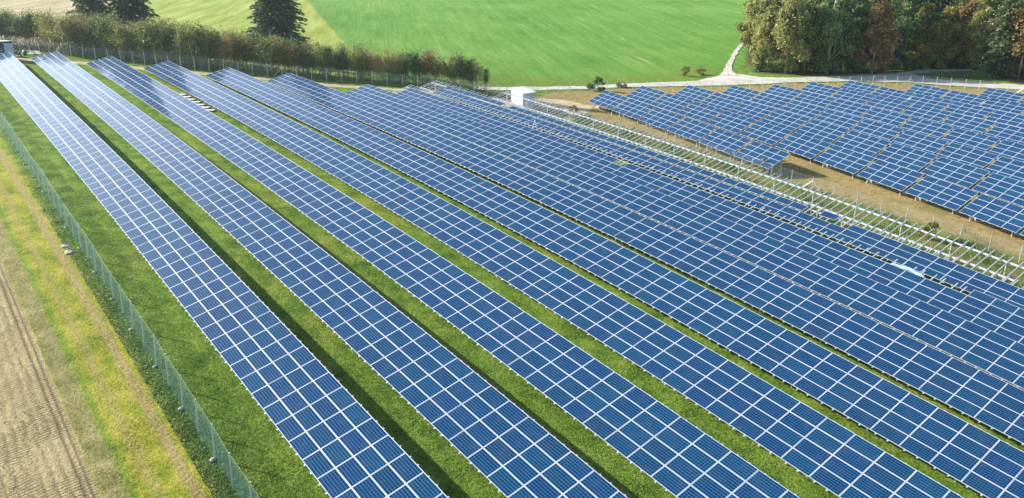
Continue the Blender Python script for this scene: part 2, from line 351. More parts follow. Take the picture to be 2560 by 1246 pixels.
def gravel(name,grassy=.35):
    t=NT(name); pos=t.n('NewGeometry').outputs['Position']
    f=t.noise(pos,3,5,.7); g=t.noise(pos,.3,3); a=t.attr('across')
    a=t.math('ADD',a,t.math('MULTIPLY',t.math('SUBTRACT',t.noise(pos,.5,4,.65),.5),.35))
    d=t.math('ABSOLUTE',t.math('SUBTRACT',a,.5))
    c=t.ramp(t.math('ADD',t.math('MULTIPLY',f,.8),t.math('SUBTRACT',t.math('MULTIPLY',g,.8),.3)),[(.28,(.40,.35,.27)),(.5,(.55,.51,.43)),(.72,(.66,.63,.56))])
    gr=t.ramp(f,[(.35,(.17,.20,.05)),(.6,(.34,.32,.13))])
    c=t.mix(t.math('MULTIPLY',t.math('SUBTRACT',1.,t.ss(d,.02,.09)),grassy),c,gr)
    c=t.mix(t.ss(d,.42,.52),c,gr)
    return t.done(t.bsdf(Base_Color=c,Roughness=.95,Normal=t.bump(f,.4,.05)).outputs[0])
GRAVEL=gravel('white_gravel',.12); TRACK=gravel('earth_track',.6)
def meshfence():
    t=NT('green_wire_mesh'); tc=t.n('TexCoord').outputs['Object']; sp=t.n('SeparateXYZ',{0:tc})
    a=t.math('ADD',t.math('ADD',sp.outputs[0],sp.outputs[1]),sp.outputs[2]); b=t.math('SUBTRACT',t.math('ADD',sp.outputs[0],sp.outputs[1]),sp.outputs[2])
    def ed(v): return t.math('LESS_THAN',t.math('FRACT',t.math('MULTIPLY',v,12.)),.13)
    m=t.math('MAXIMUM',ed(a),ed(b))
    bs=t.bsdf(Base_Color=(.10,.25,.21),Roughness=.45); tr=t.n('BsdfTransparent'); mx=t.n('MixShader'); t.set(mx.inputs[0],m)
    t.t.links.new(tr.outputs[0],mx.inputs[1]); t.t.links.new(bs.outputs[0],mx.inputs[2]); return t.done(mx.outputs[0])
MESHF=meshfence()
def thinmesh():
    t=NT('thin_wire_mesh'); tc=t.n('TexCoord').outputs['Object']; sp=t.n('SeparateXYZ',{0:tc})
    a=t.math('ADD',t.math('ADD',sp.outputs[0],sp.outputs[1]),sp.outputs[2]); b=t.math('SUBTRACT',t.math('ADD',sp.outputs[0],sp.outputs[1]),sp.outputs[2])
    def ed(v): return t.math('LESS_THAN',t.math('FRACT',t.math('MULTIPLY',v,9.)),.05)
    m=t.math('MAXIMUM',ed(a),ed(b))
    bs=t.bsdf(Base_Color=(.45,.50,.48),Roughness=.4,Metallic=.4); tr=t.n('BsdfTransparent'); mx=t.n('MixShader'); t.set(mx.inputs[0],m)
    t.t.links.new(tr.outputs[0],mx.inputs[1]); t.t.links.new(bs.outputs[0],mx.inputs[2]); return t.done(mx.outputs[0])
MESHT=thinmesh()
LEAF={
 'olive':leafmat('olive_leaves',[(.25,(.055,.085,.020)),(.45,(.23,.28,.06)),(.62,(.40,.41,.115)),(.8,(.54,.48,.20))],.35),
 'rust':leafmat('rust_leaves',[(.25,(.09,.10,.03)),(.45,(.25,.215,.065)),(.62,(.42,.27,.09)),(.8,(.55,.38,.17))],.35),
 'green':leafmat('green_leaves',[(.25,(.035,.070,.020)),(.45,(.11,.19,.045)),(.65,(.21,.32,.085)),(.85,(.35,.44,.18))],.32),
 'gold':leafmat('yellowing_leaves',[(.25,(.10,.125,.020)),(.45,(.24,.245,.035)),(.62,(.42,.34,.055)),(.82,(.55,.42,.11))]),
 'needle':leafmat('spruce_needles',[(.25,(.035,.065,.032)),(.5,(.10,.15,.062)),(.75,(.22,.26,.12))],.2),
 'pine':leafmat('pale_needles',[(.25,(.05,.085,.035)),(.5,(.14,.20,.07)),(.75,(.25,.30,.13))],.15)}
# ---------------------------------------------------------------- terrain
def sdpoly(px,py,pts,closed=True):
    pts=np.asarray(pts,float)[:,:2];n=len(pts);d=np.full(px.shape,1e9);ins=np.zeros(px.shape,bool)
    for i in range(n if closed else n-1):
        a=pts[i];b=pts[(i+1)%n];e=b-a
        wx=px-a[0];wy=py-a[1];t=np.clip((wx*e[0]+wy*e[1])/(e@e+1e-12),0,1)
        d=np.minimum(d,np.hypot(wx-t*e[0],wy-t*e[1]))
        if closed:
            c=((a[1]>py)!=(b[1]>py))&(px<(b[0]-a[0])*(py-a[1])/((b[1]-a[1]) if abs(b[1]-a[1])>1e-9 else 1e-9)+a[0]); ins^=c
    return np.where(ins,d,-d) if closed else d
def sdline(px,py,a,b):               # positive on the left of a->b
    e=np.array(b[:2])-np.array(a[:2]);e/=np.linalg.norm(e); return e[0]*(py-a[1])-e[1]*(px-a[0])
def axis(lo,a,b,hi,s,g=1.07):
    c=list(np.arange(a,b+s/2,s));st=s
    while c[-1]<hi: st*=g;c.append(c[-1]+st)
    st=s
    while c[0]>lo: st*=g;c.insert(0,c[0]-st)
    return np.array(c)
gxs=axis(-520,-165,50,140,.75);gys=axis(-120,-40,185,620,.75)
XX,YY=np.meshgrid(gxs,gys,indexing='ij');ZZ=gz(XX,YY)
sgx=(GG.T@np.stack([XX.ravel(),YY.ravel(),ZZ.ravel()]))
def grid_mesh(name,XX,YY,ZZ,mat):
    nx,ny=XX.shape;V=np.stack([XX,YY,ZZ],-1).reshape(-1,3)
    i=np.arange(nx-1)[:,None]*ny+np.arange(ny-1)[None];F=np.stack([i,i+ny,i+ny+1,i+1],-1).reshape(-1,4)
    me=bpy.data.meshes.new(name);me.vertices.add(len(V));me.loops.add(F.size);me.polygons.add(len(F))
    me.vertices.foreach_set('co',V.ravel());me.loops.foreach_set('vertex_index',F.ravel().astype(np.int32))
    me.polygons.foreach_set('loop_start',np.arange(0,F.size,4,dtype=np.int32));me.polygons.foreach_set('loop_total',np.full(len(F),4,dtype=np.int32))
    me.polygons.foreach_set('use_smooth',[True]*len(F));me.materials.append(mat);me.update();return me
gm=grid_mesh('ground',XX,YY,ZZ,GROUND)
def fattr(n,a): x=gm.attributes.new(n,'FLOAT','POINT');x.data.foreach_set('value',np.asarray(a,np.float32).ravel())
def vattr(n,a): x=gm.attributes.new(n,'FLOAT_VECTOR','POINT');x.data.foreach_set('vector',np.asarray(a,np.float32).ravel())
site=sgx.T.copy();site[:,2]=0;vattr('site',site)
HD=np.array((.88,-.475));HD/=np.linalg.norm(HD)
vattr('hill',np.stack([XX*HD[0]+YY*HD[1],-XX*HD[1]+YY*HD[0],XX*0],-1).reshape(-1,3))
FENCE_A=[(-150,-6),(-136,7.3),(-125.7,13.1),(-121.2,16.5),(-114.9,21.5),(-106.6,26.6),(-98.2,35.2),(-91.2,42.7),(-86.2,48.5),(-81.2,57),(-78.7,65),(-76.8,73.3)]
FENCE_B=[(-76.8,73.3),(-77.5,84),(-76.3,91.1),(-73,95.5),(-66.2,103.2),(-60.6,112.4),(-56.5,118.9),(-53.6,127.3),(-50.2,136.3),(-45.4,144.6),(-40.5,150.3),(-33,153),(-24,153.5),(-14,154)]
top=[(1180,217),(1225,218),(1300,217.3),(1400,217),(1470,216.5),(1555,210.5),(1664,206),(1740,203),(1790,192),(1815,186),(1850,186),(1898,194),(1967,195),(2042,193),(2129,190),(2215,184),(2273,184),(2331,198),(2418,203.5),(2560,213.5),(2700,224)]
bot=[(1180,226),(1225,226),(1300,226),(1400,225),(1470,224),(1555,219),(1664,217.5),(1740,216),(1790,215.5),(1815,215),(1850,213.5),(1898,212),(1967,207.5),(2042,206),(2129,204),(2215,206.6),(2273,207),(2331,212.5),(2418,218),(2560,225.5),(2700,236)]
RT=[at(*p) for p in top];RB=[at(*p) for p in bot]
hillline=[(-190,-40),(-150,-2.5)]+[(x-1.6,y+2.4) for x,y in FENCE_A[1:-2]]+[(-82,70),tuple(at(1225,217.5)[:2])]+[tuple(p[:2]) for p in RT[2:9]]
far=[(-20,260),(-20,700),(-700,700),(-700,-40)]
fattr('sd_hill',sdpoly(XX,YY,hillline+[tuple(at(1830,185)[:2]),tuple(at(1875,150)[:2]),tuple(at(1900,60)[:2])]+far))
g1=at(772,5);g2=at(880,130);fattr('sd_green',-sdline(XX,YY,g2,g1))
t1=at(330,0);t2=at(300,86);fattr('sd_tan',sdline(XX,YY,t2,t1))
roadpoly=[p[:2] for p in RT]+[p[:2] for p in RB[::-1]]
sdr=sdpoly(XX,YY,roadpoly);fattr('sd_road',sdr)
dpath=[(-160,-20),(-131,0),(-123.4,6.8),(-117.7,13.8),(-109.9,20.4),(-101.7,28.1),(-94.1,35.1),(-83.8,44.7),(-77.3,55.1),(-71,60)]
yard=[at(*p)[:2] for p in ((1190,243),(1262,246),(1275,252))]+[(-75.5,74),(-76,80),(-73,84),(-66,84),(-60,76),(-57,70),(-62,66),(-66,62),(-74,58)]
fattr('sd_dirt',np.maximum(1.3-sdpoly(XX,YY,dpath,False),sdpoly(XX,YY,yard)))
def g2w2(x,y): return tuple(w((x,y,-9))[:2])
drypoly=[(-64,78),(-77,80),(-79,86)]+[(p[0]+.8,p[1]-.8) for p in RB[4:-1]]+[(10,170),(80,170),(80,77.5)]
fattr('sd_dry',sdpoly(XX,YY,drypoly))
wood=[at(*p)[:2] for p in ((1872,0),(1870,80),(1862,150),(1885,182),(1960,188),(2100,187),(2215,180),(2300,173),(2420,174),(2470,196),(2560,211),(2700,224))]+[(60,150),(60,420)]
fattr('sd_wood',sdpoly(XX,YY,wood))
ground=link('ground',gm);tag(ground,'grass and earth ground under the solar rows, rising to the hill fields',kind='structure')
def strip(name,A,B,mat,lab,off=.07,n=6):
    A=np.array([p[:2] for p in A]);B=np.array([p[:2] for p in B]);t=np.linspace(0,len(A)-1,len(A)*8)
    ia=lambda P:np.stack([np.interp(t,np.arange(len(P)),P[:,k]) for k in (0,1)],-1)
    a,b=ia(A),ia(B);jit=np.cumsum(RNG.normal(0,.12,len(t)));jit-=np.linspace(jit[0],jit[-1],len(t));dn=(a-b)/np.linalg.norm(a-b,axis=1)[:,None]
    a=a+dn*np.clip(RNG.normal(0,.14,(len(t),1)),-.3,.3);b=b-dn*np.clip(RNG.normal(0,.14,(len(t),1)),-.3,.3)
    s=np.linspace(0,1,n);X=a[:,None,0]*(1-s)+b[:,None,0]*s;Y=a[:,None,1]*(1-s)+b[:,None,1]*s
    # drape on the ground mesh itself (bilinear of its grid)
    ix=np.clip(np.searchsorted(gxs,X)-1,0,len(gxs)-2);iy=np.clip(np.searchsorted(gys,Y)-1,0,len(gys)-2)
    fx=(X-gxs[ix])/(gxs[ix+1]-gxs[ix]);fy=(Y-gys[iy])/(gys[iy+1]-gys[iy])
    Z=ZZ[ix,iy]*(1-fx)*(1-fy)+ZZ[ix+1,iy]*fx*(1-fy)+ZZ[ix,iy+1]*(1-fx)*fy+ZZ[ix+1,iy+1]*fx*fy
    me=grid_mesh(name,X,Y,Z+off,mat);at_=me.attributes.new('across','FLOAT','POINT');at_.data.foreach_set('value',np.tile(s,len(t)).astype(np.float32));o=link(name,me);tag(o,lab,kind='structure');return o
strip('gravel_road',RT,RB,GRAVEL,'white gravel road between the solar fields and the hill')
c=[(1822,190),(1819,178),(1822,165),(1829,150),(1838,134),(1849,118),(1866,100)];wd=[26,11,8,6.5,6,5,4.5]
strip('field_track',[at(u-k,v) for (u,v),k in zip(c,wd)],[at(u+k,v) for (u,v),k in zip(c,wd)],TRACK,'pale earth track climbing from the road junction beside the wood',.11,4)
c=[(2240,188),(2290,181.5),(2350,179),(2418,177.5),(2470,176)]
strip('side_road',[at(u,v-4) for u,v in c],[at(u,v+4) for u,v in c],GRAVEL,'pale side road branching off behind the green verge by the wood',.11,4)
# ---------------------------------------------------------------- solar panels
def panel_mesh():
    L,Wd,fr,h=1.652,.997,.026,.040
    m=MB();o=[(0,0,0),(L,0,0),(L,Wd,0),(0,Wd,0)];i=[(fr,fr,-.003),(L-fr,fr,-.003),(L-fr,Wd-fr,-.003),(fr,Wd-fr,-.003)];b=[(x,y,-h) for x,y,z in o]
    m.poly(i,1)
    for k in range(4):
        j=(k+1)%4; m.poly((o[k],o[j],i[j],i[k]),0); m.poly((b[k],b[j],o[j],o[k]),0)
    m.poly(b[::-1],2)
    me=m.mesh('solar_panel',[ALU,GLASS,BACK])
    return m,me
BACK=simple('white_backsheet',(.55,.56,.57),.6)
PM,panel_me=panel_mesh()
uvl=panel_me.uv_layers.new(name='UVMap')
PV=np.array(PM.v);pf=PM.f;pm=PM.m
uvl.data.foreach_set('uv',np.array([[PV[i][0],PV[i][1]] for f in pf for i in f]).ravel())
def merged(base,mats,Ms,name,uv=False):
    V0=np.array(base.v);nv=len(V0);Vs=[];Fs=[];uvs=[];pr=[]
    for k,M in enumerate(Ms):
        A=np.array(M);Vs.append(V0@A[:3,:3].T+A[:3,3])
        Fs+= [tuple(i+k*nv for i in f) for f in base.f]
    me=bpy.data.meshes.new(name);me.from_pydata(np.concatenate(Vs).tolist(),[],Fs)
    for m in mats: me.materials.append(m)
    me.polygons.foreach_set('material_index',np.tile(base.m,len(Ms)))
    if uv:
        u=np.array([[V0[i][0],V0[i][1]] for f in base.f for i in f]);l=me.uv_layers.new(name='UVMap');l.data.foreach_set('uv',np.tile(u,(len(Ms),1)).ravel())
        at_=me.attributes.new('pr','FLOAT','FACE');at_.data.foreach_set('value',np.repeat(RNG.random(len(Ms)),len(base.f)).astype(np.float32))
    me.update();return me
def frame_from(P0,PXp,PYp,jit=0):
    P0,a,b=[np.asarray(p) for p in (P0,PXp,PYp)]
    ex=a-P0;ex/=np.linalg.norm(ex);ey=b-P0;ey-=ex*(ey@ex);ey/=np.linalg.norm(ey);ez=np.cross(ex,ey)
    M=Matrix(((ex[0],ey[0],ez[0],P0[0]),(ex[1],ey[1],ez[1],P0[1]),(ex[2],ey[2],ez[2],P0[2]),(0,0,0,1)))
    if jit: M=M@Matrix.Rotation(RNG.normal(0,jit),4,'X')@Matrix.Rotation(RNG.normal(0,jit),4,'Y')
    return M
def onscreen(P,mx=60):
    q=RW@(np.asarray(P)-CW)
    if q[2]<1: return False
    u,v=1280+FOC*q[0]/q[2],623+FOC*q[1]/q[2]; return -mx<u<2560+mx and -mx<v<1246+mx
def dist(P): return float(np.linalg.norm(np.asarray(P)-CW))
def put_parts(parent,name,base,me,mats,Ms,keyP,limit=100,uv=False):
    """nearest `limit` in view as single parts, the others as one"""
    order=sorted(range(len(Ms)),key=lambda k:(0 if onscreen(keyP[k]) else 1,dist(keyP[k])))
    for k in order[:limit]: link(name,me,parent,Ms[k])
    rest=[Ms[k] for k in order[limit:]]
    if rest:
        T=Matrix.Translation(-parent.location)
        o=link(name,merged(base,mats,[T@M for M in rest],name+'_rest',uv));o.parent=parent;o['kind']='stuff'
RAF=MB().box((-.045,-.07,-.06),(.09,0,0),(0,4.16,0),(0,0,.055));RAF_me=RAF.mesh('rafter',[GALV])
RAFW=MB().box((-.035,-.06,-.10),(.07,0,0),(0,4.12,0),(0,0,.08));RAFW_me=RAFW.mesh('rafter',[GALV])
LEG=MB().box((-.05,-.04,0),(.10,0,0),(0,.012,0),(0,0,1)).box((-.05,-.028,0),(.012,0,0),(0,.06,0),(0,0,1)).box((.038,-.028,0),(.012,0,0),(0,.06,0),(0,0,1))
LEG_me=LEG.mesh('leg',[GALV])
ORD=['first','second','third','fourth','fifth','sixth','seventh','eighth','ninth','tenth','eleventh','twelfth','thirteenth','fourteenth','fifteenth','sixteenth','seventeenth','eighteenth','nineteenth','twentieth']
def ordw(n):
    if n<20: return ORD[n]
    tens=['twenty','thirty','forty','fifty','sixty','seventy','eighty','ninety'][(n+1)//10-2];r=(n+1)%10
    return {0:tens[:-1]+'ieth'}.get(r,tens+'-'+ORD[r-1])
ct,st_=math.cos(TAU),math.sin(TAU)
def PA(k,X,y,off=0): return w((X,YA[k]+y*ct-off*st_,zA(X,YA[k]+2)+y*st_+off*ct))
STARTI=[]
XSTART=[-120.7,-119.6,-112.7,-104.8,-95.4,-87.0,-74.6,-71.75,-71.6,-66.6]
LABA=['pale glare-lit four-panel-wide solar row nearest the green wire fence',
 'solar row beside the bare cable trench, second row from the green wire fence',
 'solar row whose upper edge has white planks lying behind it',
 'solar row just beyond the white planks, dark tree reflections at its far end',
 'long blue solar row between two narrow grass strips, fifth from the green fence',
 'blue solar row with a big dark tree reflection near its far end',
 'solar row directly before the row that lacks its top panels',
 'solar row missing its top panels, bare rafter ends standing over a dark gap',
 'solar row directly below the empty white frame, its third panel course interrupted']
ROWS=[]
for k in range(9):
    i0=round((XSTART[k]-XA[k])/PX)
    xs=[]
    i=i0
    while True:
        X=XA[k]+i*PX
        P=PA(k,X,4); 
        if X>-40 and not onscreen(P,330): break
        xs.append(i); i+=1
        if i>i0+140: break
    X0=XA[k]+i0*PX;X1=XA[k]+(xs[-1]+1)*PX
    base=PA(k,X0,0);base[2]=gz1(base[0],base[1])
    root=empty('solar_panel_row',base,LABA[k],'solar row','rows of blue solar panels on the slope')
    ROWS.append(root)
    Ms=[];Ks=[]
    for i in xs:
        X=XA[k]+i*PX
        for j in range(4):
            sh=0
            if k==7 and j==3 and i<0: continue
            if k==7 and (i,j)==(-23,2): continue
            if k==8:
                if j==3: continue
                if j==2:
                    if i in(-3,-1) or i==-33: continue
                    if i<0: sh=.24
                    if i==-2: sh=.55
            M=frame_from(PA(k,X,j*WY+sh),PA(k,X+PX,j*WY+sh),PA(k,X,(j+1)*WY+sh),.0035)
            if k==8 and i==-2 and j==2: M=M@Matrix.Rotation(.06,4,'Z')
            Ms.append(M);Ks.append(PA(k,X+.8,j*WY+.5))
    put_parts(root,'solar_panel',PM,panel_me,[ALU,GLASS,BACK],Ms,Ks,100,True)
    # rafters (two under each panel column)
    if k==7: xr=[i0-1]+xs
    elif k==8: xr=[i0-3,i0-2,i0-1]+xs
    else: xr=xs
    Ms=[];Ks=[]
    for i in xr:
        for o in (.33,1.04):
            X=XA[k]+i*PX+o;M=frame_from(PA(k,X,0,-.045),PA(k,X+1,0,-.045),PA(k,X,1,-.045));Ms.append(M);Ks.append(PA(k,X,4))
    put_parts(root,'rafter',RAF,RAF_me,[GALV],Ms,Ks,100)
    xa=XA[k]+xr[0]*PX+.1
    for y in (.85,3.15):
        m=MB();pts=[PA(k,X,y,-.19)-np.array(root.location) for X in np.arange(xa,X1+.1,2.49)]
        for a,b in zip(pts[:-1],pts[1:]): m.bar(a,b,.14,.14)
        link('purlin',m.mesh('purlin',[GALV])).parent=root
    for X in np.arange(xa+1.0,X1,4.98):
        for y in (.85,3.15):
            P=PA(k,X,y,-.25);z0=gz1(P[0],P[1])-.05
            o=link('leg',LEG_me,root,Matrix.Translation((P[0],P[1],z0))@Matrix.Diagonal((1,1,P[2]-z0,1)))
# the tenth row: frame only
k=9
XE=XA[8]+40*PX
base=PA(k,-66.6,0);base[2]=gz1(base[0],base[1])
fr=empty('mounting_frame',base,'empty white steel mounting frame with bare rafters beside the earth strip','mounting frame')
Ms=[];Ks=[]
X=-66.4;n=0
while onscreen(PA(k,X,2),300) or X<0:
    Ms.append(frame_from(PA(k,X,0,-.0),PA(k,X+1,0,-.0),PA(k,X,1,-.0),.004)@Matrix.Translation((0,RNG.normal(0,.03),0)));Ks.append(PA(k,X,2))
    X+=(.71,.95)[n%2];n+=1
XL=X
put_parts(fr,'rafter',RAFW,RAFW_me,[GALV],Ms,Ks,100)
for y,xe in ((.85,10.6),(3.15,XL)):
    m=MB();pts=[PA(k,X,y,-.155)-np.array(fr.location) for X in np.arange(-66.6,xe,2.49)]
    for a,b in zip(pts[:-1],pts[1:]): m.bar(a,b,.18,.12)
    link('purlin',m.mesh('purlin',[WSTEEL])).parent=fr
for X in np.arange(-65.8,XL,4.98):
    for y in (.85,3.15):
        P=PA(k,X,y,-.22);z0=gz1(P[0],P[1])-.05
        link('leg',LEG_me,fr,Matrix.Translation((P[0],P[1],z0))@Matrix.Diagonal((1,1,P[2]-z0,1)))
# ---- second field: separate tables of four by four panels
c2,s2=math.cos(TAU2),math.sin(TAU2)
def PB(r,x,y,off=0):
    yy=BY[r]+y*c2-off*s2;X,Y=b2g(x,yy);return w((X,Y,zBl(x,BY[r])+y*s2+off*c2))
RAF2=MB().box((-.03,-.05,-.10),(.06,0,0),(0,4.12,0),(0,0,.055));RAF2_me=RAF2.mesh('rafter',[GALV])
BLK=MB().cbox((0,0,0),.8,.5,.32);BLK.v=[np.array(v)*(np.array((.86,.8,1)) if v[2]>.1 else 1) for v in BLK.v];BLK_me=BLK.mesh('footing',[CONC])
ROWN=['front row behind the earth strip','second row','third row','fourth row','fifth row','sixth row','seventh row','eighth row','last row before the road fence']
NT_B=0
for r in range(9):
    n=0
    while n<16:
        if r==0 and n>5: break
        x0=BX[r]+n*(4*PX+BG)
        cs=[PB(r,x0,0),PB(r,x0+6.64,0),PB(r,x0,4),PB(r,x0+6.64,4)]
        if n>0 and not any(onscreen(c,120) for c in cs): break
        last=(r==0 and n==5)
        base=PB(r,x0,0);base[2]=gz1(base[0],base[1])
        lab=f'four-by-four solar table, {ordw(n)} from left end of the {ROWN[r]}'
        if last: lab='four-by-four solar table ending the front row, white concrete block under its corner'
        t=empty('solar_table',base,lab,'solar table','four-by-four solar tables of the second field')
        dz=RNG.normal(0,.03);dt=RNG.normal(0,.004)
        for i in range(4):
            for j in range(4):
                M=frame_from(PB(r,x0+i*PX,j*WY),PB(r,x0+i*PX+PX,j*WY),PB(r,x0+i*PX,(j+1)*WY),.003)
                link('solar_panel',panel_me,t,M)
        for i in range(4):
            for o in (.33,1.25):
                X=x0+i*PX+o;link('rafter',RAF2_me,t,frame_from(PB(r,X,0),PB(r,X+1,0),PB(r,X,1)))
        for y in (.9,3.1):
            m=MB().bar(PB(r,x0+.05,y,-.17)-np.array(t.location),PB(r,x0+6.55,y,-.17)-np.array(t.location),.14,.14)
            link('purlin',m.mesh('purlin',[GALV])).parent=t
        for o in (.9,5.75):
            for y in (.95,3.05):
                P=PB(r,x0+o,y,-.24);z0=gz1(P[0],P[1])-.05
                link('leg',LEG_me,t,Matrix.Translation((P[0],P[1],z0))@Matrix.Diagonal((1,1,P[2]-z0,1)))
        for o,y in ((.75,1.9),(5.75,2.3)):
            P=PB(r,x0+o,y);link('footing',BLK_me,t,Matrix.Translation((P[0],P[1],gz1(P[0],P[1])-.04))@Matrix.Rotation(RNG.normal(.1,.1),4,'Z'))
        if last:
            P=PB(r,x0+6.5,2.2);link('footing',BLK_me,t,Matrix.Translation((P[0],P[1],gz1(P[0],P[1])-.04))@Matrix.Scale(1.35,4))
            P=PB(r,x0+6.5,2.6,-.05);z0=gz1(P[0],P[1]);link('leg',LEG_me,t,Matrix.Translation((P[0],P[1],z0))@Matrix.Diagonal((1.6,1.6,P[2]-z0-.1,1)))
        n+=1;NT_B+=1
print('tables',NT_B)
# ---------------------------------------------------------------- fences
POST=MB().tube([(0,0,-.1),(0,0,1)],.045,6);POST_me=POST.mesh('post',[GALV])
FOOT=MB();FOOT.tube([(0,0,-.1),(.02,0,.07),(0,0,.13)],[.15,.13,.07],7);FOOT_me=FOOT.mesh('footing',[CONC])
WIRE=simple('dull_wire',(.25,.30,.27),.6)
def resample(pts,step):
    pts=np.asarray(pts,float);s=np.concatenate([[0],np.cumsum(np.linalg.norm(np.diff(pts,axis=0),axis=1))])
    t=np.arange(0,s[-1],step);return np.stack([np.interp(t,s,pts[:,k]) for k in (0,1)],-1)
def fence(line,step,H,mat,label,braces=(),foot=False,jit=.01,group=None,gap=()):
    P=resample(line,step);Z=gz(P[:,0],P[:,1]);f=empty('wire_fence',(P[0][0],P[0][1],Z[0]),label,'fence',group)
    L=np.array(f.location);tops=[]
    for k,(p,z) in enumerate(zip(P,Z)):
        h=H+RNG.normal(0,.03);r=Matrix.Rotation(RNG.normal(0,jit),4,'X')@Matrix.Rotation(RNG.normal(0,jit),4,'Y')
        M=Matrix.Translation((p[0],p[1],z))@r;link('post',POST_me,f,M@Matrix.Diagonal((1,1,h,1)));tops.append(np.array(M@Vector((0,0,h-.06))))
        if foot and k%2==0 or foot and RNG.random()<.3: link('footing',FOOT_me,f,Matrix.Translation((p[0]+RNG.normal(0,.05),p[1]-.12,z))@Matrix.Scale(RNG.uniform(.6,1.15),4))
    m=MB()
    for k in range(len(P)-1):
        a=np.array((*P[k],Z[k]+.04));b=np.array((*P[k+1],Z[k+1]+.04));m.poly((a-L,b-L,tops[k+1]-L,tops[k]-L))
    link('wire_mesh',m.mesh('wire_mesh',[mat])).parent=f
    m=MB().tube([t-L for t in tops],.006,4);link('top_wire',m.mesh('top_wire',[WIRE])).parent=f
    for q in braces:
        k=int(np.argmin(np.hypot(P[:,0]-q[0],P[:,1]-q[1])));d=P[min(k+1,len(P)-1)]-P[max(k-1,0)];d/=np.linalg.norm(d)
        for s in q[2]:
            e=P[k]+d*s*1.5;m=MB().tube([tops[k]-L-np.array((0,0,.45)),np.array((*e,gz1(*e)))-L],.04,6);link('brace',m.mesh('brace',[GALV])).parent=f
    return f
gl=[w((X,-3.05+.0*X,zA(X,-3.05)))[:2] for X in np.arange(8,-128,-4.)]
fence(gl,2.52,2.02,MESHF,'green wire mesh fence on steel posts along the mown strip and vehicle ruts',foot=True,jit=.02)
fence(FENCE_A,2.5,2.05,MESHT,'wire fence on pale posts running in front of the young tree hedge',[(-125.7,13.1,(1,-1)),(-93.5,40.3,(1,-1)),(-79,60,(-1,)),(-76.8,73.3,(-1,))])
fence(FENCE_B,2.5,2.0,MESHT,'wire fence on pale posts between the second field and the gravel road',[(-42,148.5,(1,-1)),(-24,153.5,(1,-1)),(-54.5,125,(1,))])
mid=[w((X,76.0-.01*X,-9))[:2] for X in np.arange(-52,46,4.)]
fence(mid,3.05,2.0,MESHT,'thin wire fence across the dry strip in front of the second field',[(-17.4,74.5,(1,-1))])
# ---------------------------------------------------------------- buildings and loose things
def shed():
    A=np.array((-65.6,67.9));u1=np.array((-.948,.32));u2=np.array((.32,.948))*-1;u2=np.array((-.32,-.948))*-1
    u2=np.array((.0,0.))+np.array((-.30,.954))
    z=min(gz1(*A),gz1(*(A+u1*5.6)),gz1(*(A+u2*3.5)))-.1;zt=gz1(*A)+2.15
    r=empty('utility_shed',(A[0],A[1],z),'small white utility shed with pale flat roof and white doors','shed');L=np.array(r.location)
    a3=np.array((*u1,0));b3=np.array((*u2,0));up=np.array((0,0,1.));o=np.zeros(3)
    H=zt-z
    link('wall',MB().box(o,a3*5.6,b3*3.5,up*H).mesh('wall',[WHITE])).parent=r
    rf=simple('pale_roof_sheet',(.74,.76,.77),.5,0,.08,1.5)
    link('roof',MB().box(o-a3*.25-b3*.25+up*(H+.003),a3*6.1+up*.25,b3*4.0,up*.14).mesh('roof',[rf])).parent=r
    dw=simple('white_painted_door',(.84,.85,.85),.45,0,.03,2)
    for k in range(2):
        d=link('door',MB().box(o+a3*(1.5+k*1.22)-b3*.04+up*.25,a3*1.18,b3*.037,up*1.75).mesh('door',[dw]));d.parent=r
        h=link('handle',MB().box(o+a3*(2.6+k*.2)-b3*.07+up*1.1,a3*.05,b3*.03,up*.16).mesh('handle',[GALV]));h.parent=d
    for x,zz,s in ((2.4,1.5,.3),(2.0,1.1,.22),(1.2,.8,.1)):
        link('vent',MB().box(o-a3*.043+b3*x+up*zz,a3*.04,b3*s,up*s*.55).mesh('vent',[ALU])).parent=r
    gy=simple('grey_plinth',(.42,.42,.41),.8)
    link('plinth',MB().box(o-a3*.06-b3*.06-up*.3,a3*5.72,b3*3.62,up*.5).mesh('plinth',[gy])).parent=r
shed()
def up_at(x,y,dz=0): return np.array((x,y,gz1(x,y)+dz))
